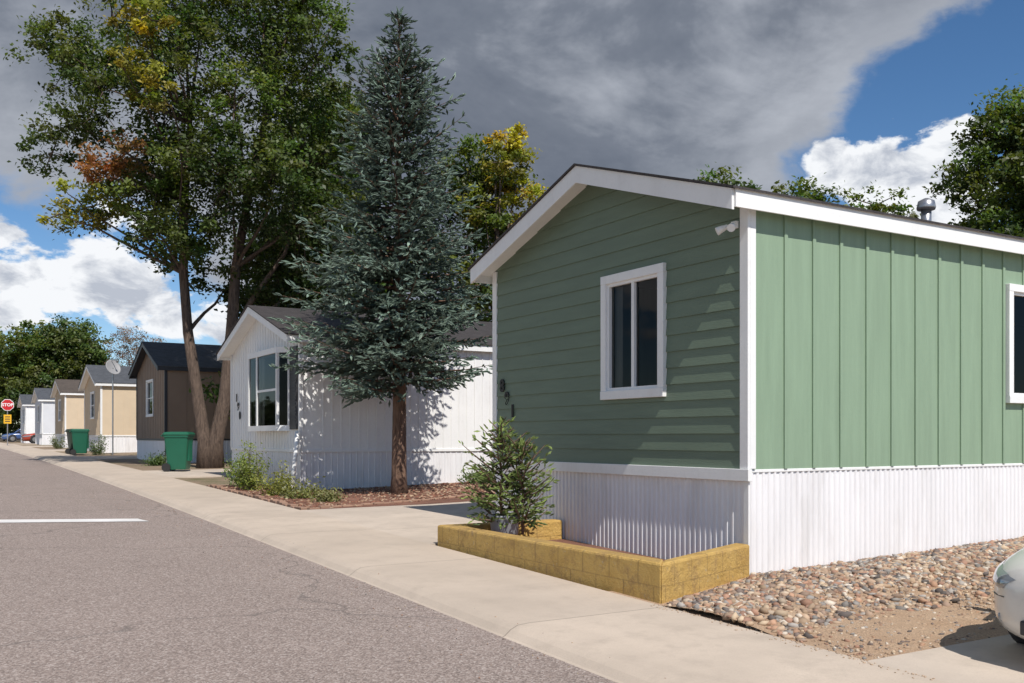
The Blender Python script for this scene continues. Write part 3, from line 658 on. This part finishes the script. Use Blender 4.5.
for i in range(nxx+1):
    x=5.11+6.7*i/nxx; up=6.94 if x>6.85 else 6.18+(x-5.17)*.4
    for j in range(7):
        t_=j/6; y=lowb(x)+(up-lowb(x))*t_; mb.v.append((x,y,gz(x,y)+.032+.05*math.sin(math.pi*t_)))
for i in range(nxx):
    for j in range(6):
        a=i*7+j; mb.f.append((a,a+7,a+8,a+1))
mb.obj('gravel_bed',M['sand'],fixn=False)
mb=MB(); edge=empty('brick_edging',(5.2,18,g(18)))
y=15.22
while y<21.5:
    h=.065+R.uniform(-.02,.015); o_=R.uniform(-.025,.02); mb.box(5.16+o_,5.27+o_,y,y+R.uniform(.16,.195),g(y)-.05,g(y)+h); y+=.205
x=5.3
while x<9.6:
    y=15.2+.27*(x-5.2)+R.uniform(-.02,.02); mb.prism([(x,y),(x+.19,y+.05),(x+.165,y+.15),(x-.025,y+.10)],gz(x,y)-.05,gz(x,y)+.065+R.uniform(-.015,.012)); x+=.21
mb.obj('bricks',paint('edging_brick',(.33,.20,.14),.9,.3,bumps=.5),edge,bevel=.008)
P=[];S=[];C=[]
for i in range(2600):
    x=R.uniform(5.2,10.5); y=R.uniform(15.15+.27*(x-5.3),19.25) if x>6.4 else R.uniform(15.3,21.2)
    s=R.uniform(.012,.04); P.append((x,y,gz(x,y)+.03+s*.2)); S.append(s); C.append(R.choice([(.25,.11,.07),(.18,.08,.05),(.33,.2,.13),(.12,.06,.04),(.42,.30,.2),(.35,.25,.18)]))
rocks('mulch_chips',P,S,C,.4)
P=[];S=[];C=[]
for i in range(700):
    x=3.64+abs(R.gauss(0,.12)) if R.random()<.3 else 3.56-abs(R.gauss(0,.5)); y=R.uniform(1.5,22)
    s=R.uniform(.003,.008); P.append((x,y,g(y)-.043+ (.07 if x>3.7 else 0)));S.append(s);C.append(R.choice(RC))
rocks('road_grit',P,S,C)
def shrub(name,x,y,r,h,col,size=.06,den=1.0):
    z0=gz(x,y); e=empty(name,(x,y,z0)); mb=MB(); C=[];S=[];T=[]
    for i in range(int(16*den)):
        a=R.random()*6.28; q=r*math.sqrt(R.random()); tip=Vector((x+math.cos(a)*q,y+math.sin(a)*q,z0+h*R.uniform(.45,1.05)*(1-.35*(q/r)**2)))
        pts=wig((x+math.cos(a)*q*.25,y+math.sin(a)*q*.25,z0),tip,4,.2); mb.tube(pts,[.008,.007,.006,.005,.003],4,False)
        for p in pts[1:]:
            m=22; C.append(NR.normal(size=(m,3))*np.array([.08,.08,.07])+np.array(p)); S.append(NR.uniform(.6,1.3,size=m)*size)
            k=R.uniform(.7,1.3); T.append(np.tile(np.array(col)*k,(m,1)))
    leaves('foliage',np.concatenate(C),np.concatenate(S),np.concatenate(T),M['leaf'],e); mb.obj('stems',M['bark'],e)
shrub('shrub',5.75,18.4,.5,.55,(.22,.23,.06)); shrub('shrub',5.7,19.9,.4,.95,(.19,.23,.055)); shrub('shrub',5.9,17.3,.4,.32,(.19,.20,.07),den=.7); shrub('shrub',5.8,21,.35,.8,(.13,.19,.05)); shrub('shrub',6.1,16.5,.25,.2,(.20,.2,.09),den=.6)
shrub('shrub',6.2,45.5,.5,.9,(.10,.15,.05)); shrub('shrub',6.1,59.5,.5,.9,(.12,.15,.05)); shrub('shrub',6.3,33,.4,.4,(.09,.14,.04)); shrub('shrub',10.5,18.7,.5,.5,(.09,.14,.04))
def bin_(x,y,mat,rz=0,s=1.0,name='wheelie_bin'):
    z0=gz(x,y)+.03; e=empty(name,(x,y,z0)); X=Matrix.Translation((x,y,z0))@Matrix.Rotation(rz,4,'Z')@Matrix.Scale(s,4)
    mb=MB()
    def ring(w,d,z,r=.05,oy=0):
        pts=[]
        for cx,cy,a0 in ((w-r,d-r,0),(-w+r,d-r,90),(-w+r,-d+r,180),(w-r,-d+r,270)):
            for q in (0,45,90):
                a=math.radians(a0+q); pts.append((cx+r*math.cos(a),cy+r*math.sin(a)+oy,z))
        return pts
    mb.loft([ring(.22,.25,.06),ring(.23,.26,.12),ring(.29,.33,.95),ring(.31,.35,.96),ring(.31,.35,1.01)]); 
    for i in (-1,0,1): mb.box(i*.12-.012,i*.12+.012,-.335,-.25,.3,.9)
    mb.obj('body',mat,e,xf=X)
    mb=MB(); mb.loft([ring(.32,.37,1.015),ring(.325,.375,1.05),ring(.28,.33,1.10),ring(.15,.2,1.115)]); mb.box(-.25,.25,.36,.42,.98,1.02); mb.obj('lid',mat,e,xf=X)
    mb=MB()
    for sx in (-1,1): mb.tube([(sx*.24,.27,.12),(sx*.29,.27,.12)],.12,16)
    mb.obj('wheels',M['rubber'],e,xf=X)
bin_(5.95,28.1,M['bin_green'],math.radians(60),1.0); bin_(5.5,45.4,M['bin_green'],math.radians(80)); bin_(5.45,46.5,M['bin_dark'],math.radians(95))
def dish(x,y,z,zg):
    e=empty('satellite_dish',(x,y,zg)); mb=MB(); mb.tube([(x,y,zg),(x,y,z)],.03,8); mb.obj('mast',M['metal'],e)
    X=Matrix.Translation((x,y,z))@Matrix.Rotation(math.radians(200),4,'Z')@Matrix.Rotation(math.radians(-62),4,'X')
    mb=MB(); rings=[]
    for r in (.02,.12,.22,.30,.34,.33,.21,.02): rings.append([(r*math.cos(a*math.pi/12),r*1.08*math.sin(a*math.pi/12),(r*r*.55 if len(rings)<5 else r*r*.55-.02)) for a in range(24)])
    mb.loft(rings); mb.obj('reflector',paint('dish_grey',(.28,.28,.29),.5),e,True,xf=X)
    mb=MB(); mb.tube([(0,-.33,.04),(0,-.25,.3),(0,-.05,.42)],.014,6); mb.tube([(0,-.08,.38),(0,-.02,.46)],.035,8); mb.obj('feed_arm',M['metal'],e,xf=X)
dish(6.75,45.0,4.4,g(45))
def stop_sign(x,y):
    z0=gz(x,y); e=empty('stop_sign',(x,y,z0)); mb=MB(); mb.box(x-.03,x+.03,y-.02,y+.02,z0-.1,z0+3.15); mb.obj('post',M['metal'],e)
    def octo(r,yy,z): return [(x+r*math.cos(math.radians(22.5+45*i)),yy,z+r*math.sin(math.radians(22.5+45*i))) for i in range(8)]
    mb=MB(); mb.loft([octo(.41,y-.03,z0+2.75),octo(.41,y-.024,z0+2.75)]); mb.obj('white_border',M['sign_white'],e)
    mb=MB(); mb.loft([octo(.375,y-.035,z0+2.75),octo(.375,y-.031,z0+2.75)]); mb.obj('red_face',M['sign_red'],e)
    plaque(e,'STOP',Msouth(x,y-.042,z0+2.75),.28,M['sign_white'],'lettering')
    mb=MB(); mb.box(x-.23,x+.23,y-.034,y-.024,z0+1.5,z0+2.1); mb.obj('yellow_plate',M['sign_yellow'],e)
    mb=MB(); 
    for i in range(3): mb.box(x-.15,x+.15,y-.04,y-.036,z0+1.62+i*.15,z0+1.68+i*.15)
    mb.obj('plate_legend',M['dark_trim'],e)
stop_sign(4.35,73)
def car(name,x,y,rz,mat):
    z0=gz(x,y)+.03; e=empty(name,(x,y,z0)); X=Matrix.Translation((x,y,z0))@Matrix.Rotation(rz,4,'Z')
    def sec(xx,hw,zb,zt,bow=0,n=40,p=3.6):
        r=[]
        for i in range(n):
            a=2*math.pi*i/n; c,s=math.cos(a),math.sin(a); yy=hw*abs(c)**(2/p)*(1 if c>0 else -1); zz=(zt+zb)/2+(zt-zb)/2*abs(s)**(2/p)*(1 if s>0 else -1)
            r.append((xx+bow*(yy/.9)**2,yy,zz))
        return r
    st=[(0,.50,.30,.56,.14),(.02,.62,.22,.62,.18),(.07,.71,.18,.67,.22),(.16,.77,.17,.71,.22),(.32,.82,.17,.75,.18),(.55,.85,.17,.79,.1),(.9,.87,.18,.85,.03),(1.3,.88,.18,.91,0),(2,.885,.18,.93,0),(3,.885,.18,.95,0),(3.7,.87,.2,.97,0),(4.2,.82,.24,.94,-.05),(4.42,.74,.30,.86,-.12),(4.5,.55,.42,.74,-.12)]
    mb=MB(); mb.loft([sec(*q) for q in st]); mb.obj('body',mat,e,True,xf=X)
    def rr(x0_,x1_,hw,z,n=6,r=.22):
        pts=[]
        for cx,cy,a0 in ((x1_-r,hw-r,0),(x0_+r,hw-r,90),(x0_+r,-hw+r,180),(x1_-r,-hw+r,270)):
            for q in range(n+1):
                a=math.radians(a0+90*q/n); pts.append((cx+r*math.cos(a),cy+r*math.sin(a),z))
        return pts
    mb=MB(); mb.loft([rr(1.15,4.1,.80,.88),rr(1.45,3.85,.74,1.12),rr(1.85,3.5,.65,1.37)]); mb.obj('windows',M['car_glass'],e,True,xf=X)
    mb=MB(); mb.loft([rr(1.82,3.53,.66,1.365),rr(1.9,3.45,.62,1.42),rr(2.15,3.2,.45,1.45)]); mb.obj('roof_panel',mat,e,True,xf=X)
    mb=MB()
    for sy in (-1,1):
        for pts in ([(1.18,.76),(1.86,.63)],[(2.72,.805),(2.72,.66)],[(4.05,.76),(3.48,.63)]):
            (xa,ya),(xb,yb)=pts; mb.tube([(xa,sy*ya,.90),((xa+xb)/2,sy*((ya+yb)/2+.015),1.15),(xb,sy*yb,1.38)],.03,6)
        mb.box(1.5,1.6,sy*.84,sy*1.02,.93,1.06)
    mb.obj('pillars_and_mirrors',mat,e,xf=X,bevel=.01)
    tr=MB();hb=MB();ar=MB()
    for wx in (.92,3.62):
        for sy in (-1,1):
            ar.tube([(wx,sy*.6,.34),(wx,sy*.882,.34)],.36,28)
            tr.tube([(wx,sy*.70,.31),(wx,sy*.72,.31),(wx,sy*.875,.31),(wx,sy*.89,.31)],[.28,.31,.31,.28],28); hb.tube([(wx,sy*.75,.31),(wx,sy*.895,.31),(wx,sy*.905,.31)],[.2,.2,.06],10)
    ar.obj('wheel_arches',M['dark_trim'],e,xf=X); tr.obj('tyres',M['rubber'],e,xf=X); hb.obj('wheel_hubs',M['metal'],e,xf=X)
    def shell(sy,z,xa):  # point on the body skin near station xa at height z
        best=None
        for (q,q2) in zip(st,st[1:]):
            if q[0]<=xa<=q2[0]:
                f=(xa-q[0])/(q2[0]-q[0]); v=[a+(b-a)*f for a,b in zip(q,q2)]; best=v
        xx,hw,zb_,zt_,bow=best; s_=min(.98,abs((z-(zt_+zb_)/2)/((zt_-zb_)/2))); yy=hw*(1-s_**3.6)**(1/3.6); return Vector((xx+bow*(yy/.9)**2,sy*yy,z))
    for sy in (-1,1):
        # lamp: patch following the skin from nose to wing, slightly proud
        m_=MB(); nu=12; nv=6; n0=0
        for i in range(nu+1):
            t_=i/nu; xa=.012+.50*t_**1.6; zc=.535+.075*t_; hh=.058*math.sin(math.pi*(.10+.82*t_))**.5
            for j in range(nv+1):
                v_=j/nv*2-1; p=shell(sy,zc+hh*v_,xa); pr_=.012*(1-v_**4)*(math.sin(math.pi*t_)**.3 if 0<t_<1 else 0)+.001
                m_.v.append((p.x-pr_,p.y+sy*pr_,p.z))
        for i in range(nu):
            for j in range(nv):
                a=i*(nv+1)+j; m_.f.append((a,a+1,a+nv+2,a+nv+1))
        m_.obj('headlamp',M['lamp_lens'],e,True,xf=X)
        # bumper crease
        m_=MB(); m_.tube([shell(sy,.45,.01+.6*(i/10)**1.5)+Vector((-.001,sy*.001,0)) for i in range(11)],.004,5); m_.obj('bumper_seam',M['dark_trim'],e,xf=X)
        m_=MB(); m_.tube([(4.40,sy*.55,.76),(4.44,sy*.66,.77),(4.30,sy*.79,.78)],[.05,.07,.05],10); m_.obj('tail_lamp',M['sign_red'],e,True,xf=X)
        p=shell(sy,.32,.03); m_=MB(); m_.tube([(p.x-.01,p.y*.93,.32),(p.x+.02,p.y*.96,.32)],[.035,.04],12); m_.obj('fog_lamp',M['lamp_lens'],e,True,xf=X)
    m_=MB(); m_.box(-.005,.06,-.36,.36,.48,.55); m_.box(.01,.1,-.42,.42,.24,.33); m_.obj('grille',M['dark_trim'],e,xf=X,bevel=.01)
    m_=MB(); m_.box(-.02,.0,-.15,.15,.36,.46); m_.obj('number_plate',M['sign_white'],e,xf=X)
    return e
car('parked_car',5.70,3.06,0,M['car_silver'])
car('parked_car',6.3,88.5,0,M['car_red'])
car('parked_car',5.6,103,0,M['car_blue'])
def pole(x,y,h):
    z0=gz(x,y); e=empty('utility_pole',(x,y,z0)); mb=MB(); mb.tube([(x,y,z0-.2),(x,y,z0+h)],[.13,.09],10); mb.box(x-1.0,x+1.0,y-.05,y+.05,z0+h-.7,z0+h-.6); mb.obj('pole_and_crossarm',M['bark'],e)
pole(17,96,9.0)

# ---------------------------------------------------------------- light, world
SUN=Vector((-.065,-.62,.78)).normalized()
el=math.asin(SUN.z); azs=math.atan2(SUN.x,SUN.y)
L=bpy.data.lights.new('sun','SUN'); L.energy=5.0; L.angle=math.radians(.5); L.color=(1,.95,.88)
so=bpy.data.objects.new('sun',L); so.rotation_euler=SUN.to_track_quat('Z','Y').to_euler(); scene.collection.objects.link(so)
w=bpy.data.worlds.new('World'); scene.world=w; w.use_nodes=True; nt=w.node_tree; nt.nodes.clear()
out=N(nt,'ShaderNodeOutputWorld'); sky=N(nt,'ShaderNodeTexSky',sky_type='NISHITA'); sky.sun_disc=False; sky.sun_elevation=el; sky.sun_rotation=azs; sky.altitude=1800; sky.dust_density=.4; sky.ozone_density=2
bg1=N(nt,'ShaderNodeBackground'); bg1.inputs[1].default_value=.11
hs=N(nt,'ShaderNodeHueSaturation'); hs.inputs['Saturation'].default_value=1.2; nt.links.new(sky.outputs[0],hs.inputs['Color']); nt.links.new(hs.outputs[0],bg1.inputs[0])
tc=N(nt,'ShaderNodeTexCoord'); sp=N(nt,'ShaderNodeSeparateXYZ'); nt.links.new(tc.outputs['Generated'],sp.inputs[0])
DEG=57.2958
az=mth(nt,'MULTIPLY',mth(nt,'ARCTAN2',sp.outputs[0],sp.outputs[1]),DEG); ele=mth(nt,'MULTIPLY',mth(nt,'ARCSINE',sp.outputs[2]),DEG)
cb=N(nt,'ShaderNodeCombineXYZ'); nt.links.new(mth(nt,'MULTIPLY',az,.06),cb.inputs[0]); nt.links.new(mth(nt,'MULTIPLY',ele,.10),cb.inputs[1]); V=cb.outputs[0]
n1=noise(nt,V,1.1,5,.55,.3); n2=noise(nt,V,2.6,7,.6,.2); n3=noise(nt,V,.8,6,.6,.5)
cen=lambda n,k: mth(nt,'MULTIPLY',mth(nt,'SUBTRACT',n,.5),k)
right=mth(nt,'SUBTRACT',az,mth(nt,'ADD',46.6,mth(nt,'MULTIPLY',mth(nt,'MAXIMUM',mth(nt,'SUBTRACT',ele,15.5),0),1.40)))
left=mth(nt,'MINIMUM',mth(nt,'SUBTRACT',14,az),mth(nt,'SUBTRACT',12.8,ele))
back=mth(nt,'SUBTRACT',mth(nt,'ABSOLUTE',az),85)
clear=mth(nt,'MAXIMUM',mth(nt,'MAXIMUM',right,left),back)
clear=mth(nt,'ADD',mth(nt,'ADD',clear,cen(n1,12)),cen(n2,10))
mr=N(nt,'ShaderNodeMapRange',interpolation_type='SMOOTHSTEP'); mr.inputs[1].default_value=-1.4; mr.inputs[2].default_value=1.4; mr.inputs[3].default_value=1; mr.inputs[4].default_value=0
nt.links.new(clear,mr.inputs[0]); dark=mr.outputs[0]
mr2=N(nt,'ShaderNodeMapRange',interpolation_type='SMOOTHSTEP'); mr2.inputs[1].default_value=-11; mr2.inputs[2].default_value=0; nt.links.new(clear,mr2.inputs[0])
dc=ramp(nt,mth(nt,'ADD',mth(nt,'MULTIPLY',n3,.7),mth(nt,'MULTIPLY',n2,.3)),[(.36,(.118,.142,.190)),(.5,(.190,.216,.268)),(.64,(.42,.45,.51))])
dc=mixc(nt,dc,(.54,.57,.63),mth(nt,'MULTIPLY',mr2.outputs[0],.55))
def gauss(a0,e0,ra,re):
    x=mth(nt,'DIVIDE',mth(nt,'SUBTRACT',az,a0),ra); y=mth(nt,'DIVIDE',mth(nt,'SUBTRACT',ele,e0),re)
    return mth(nt,'EXPONENT',mth(nt,'MULTIPLY',mth(nt,'ADD',mth(nt,'MULTIPLY',x,x),mth(nt,'MULTIPLY',y,y)),-1))
gs=gauss(6,7.5,7,3)
for q in ((49.4,14.9,1.9,1.9),(53.6,13.4,3.0,2.2),(56.5,16.0,1.4,.8),(-30,12,25,6),(100,14,30,6),(-120,18,30,8)): gs=mth(nt,'ADD',gs,gauss(*q))
cum=mth(nt,'ADD',mth(nt,'MULTIPLY',gs,.62),mth(nt,'ADD',cen(n2,2.1),cen(n1,.4)))
mr3=N(nt,'ShaderNodeMapRange',interpolation_type='SMOOTHSTEP'); mr3.inputs[1].default_value=.25; mr3.inputs[2].default_value=.39; nt.links.new(cum,mr3.inputs[0])
cc=ramp(nt,noise(nt,V,4.5,6,.6,.3),[(.36,(.50,.54,.62)),(.52,(.93,.95,.98))])
bw=N(nt,'ShaderNodeBackground'); nt.links.new(cc,bw.inputs[0]); bd=N(nt,'ShaderNodeBackground'); nt.links.new(dc,bd.inputs[0])
m1=N(nt,'ShaderNodeMixShader'); nt.links.new(mr3.outputs[0],m1.inputs[0]); nt.links.new(bg1.outputs[0],m1.inputs[1]); nt.links.new(bw.outputs[0],m1.inputs[2])
m2=N(nt,'ShaderNodeMixShader'); nt.links.new(dark,m2.inputs[0]); nt.links.new(m1.outputs[0],m2.inputs[1]); nt.links.new(bd.outputs[0],m2.inputs[2]); nt.links.new(m2.outputs[0],out.inputs[0])
w.cycles.sampling_method='MANUAL'; w.cycles.sample_map_resolution=512
# ---------------------------------------------------------------- camera
cam=bpy.data.cameras.new('camera'); cam.sensor_width=36; cam.lens=34.0; cam.shift_y=.0933; cam.clip_end=8000
co=bpy.data.objects.new('camera',cam); co.location=(0,0,1.39); co.rotation_euler=(math.radians(90),0,-math.radians(30.96)); scene.collection.objects.link(co); scene.camera=co
scene.view_settings.view_transform='Standard'; scene.view_settings.look='None'; scene.view_settings.exposure=0
print('tris', sum(len(o.data.polygons) for o in scene.objects if o.type=='MESH'))
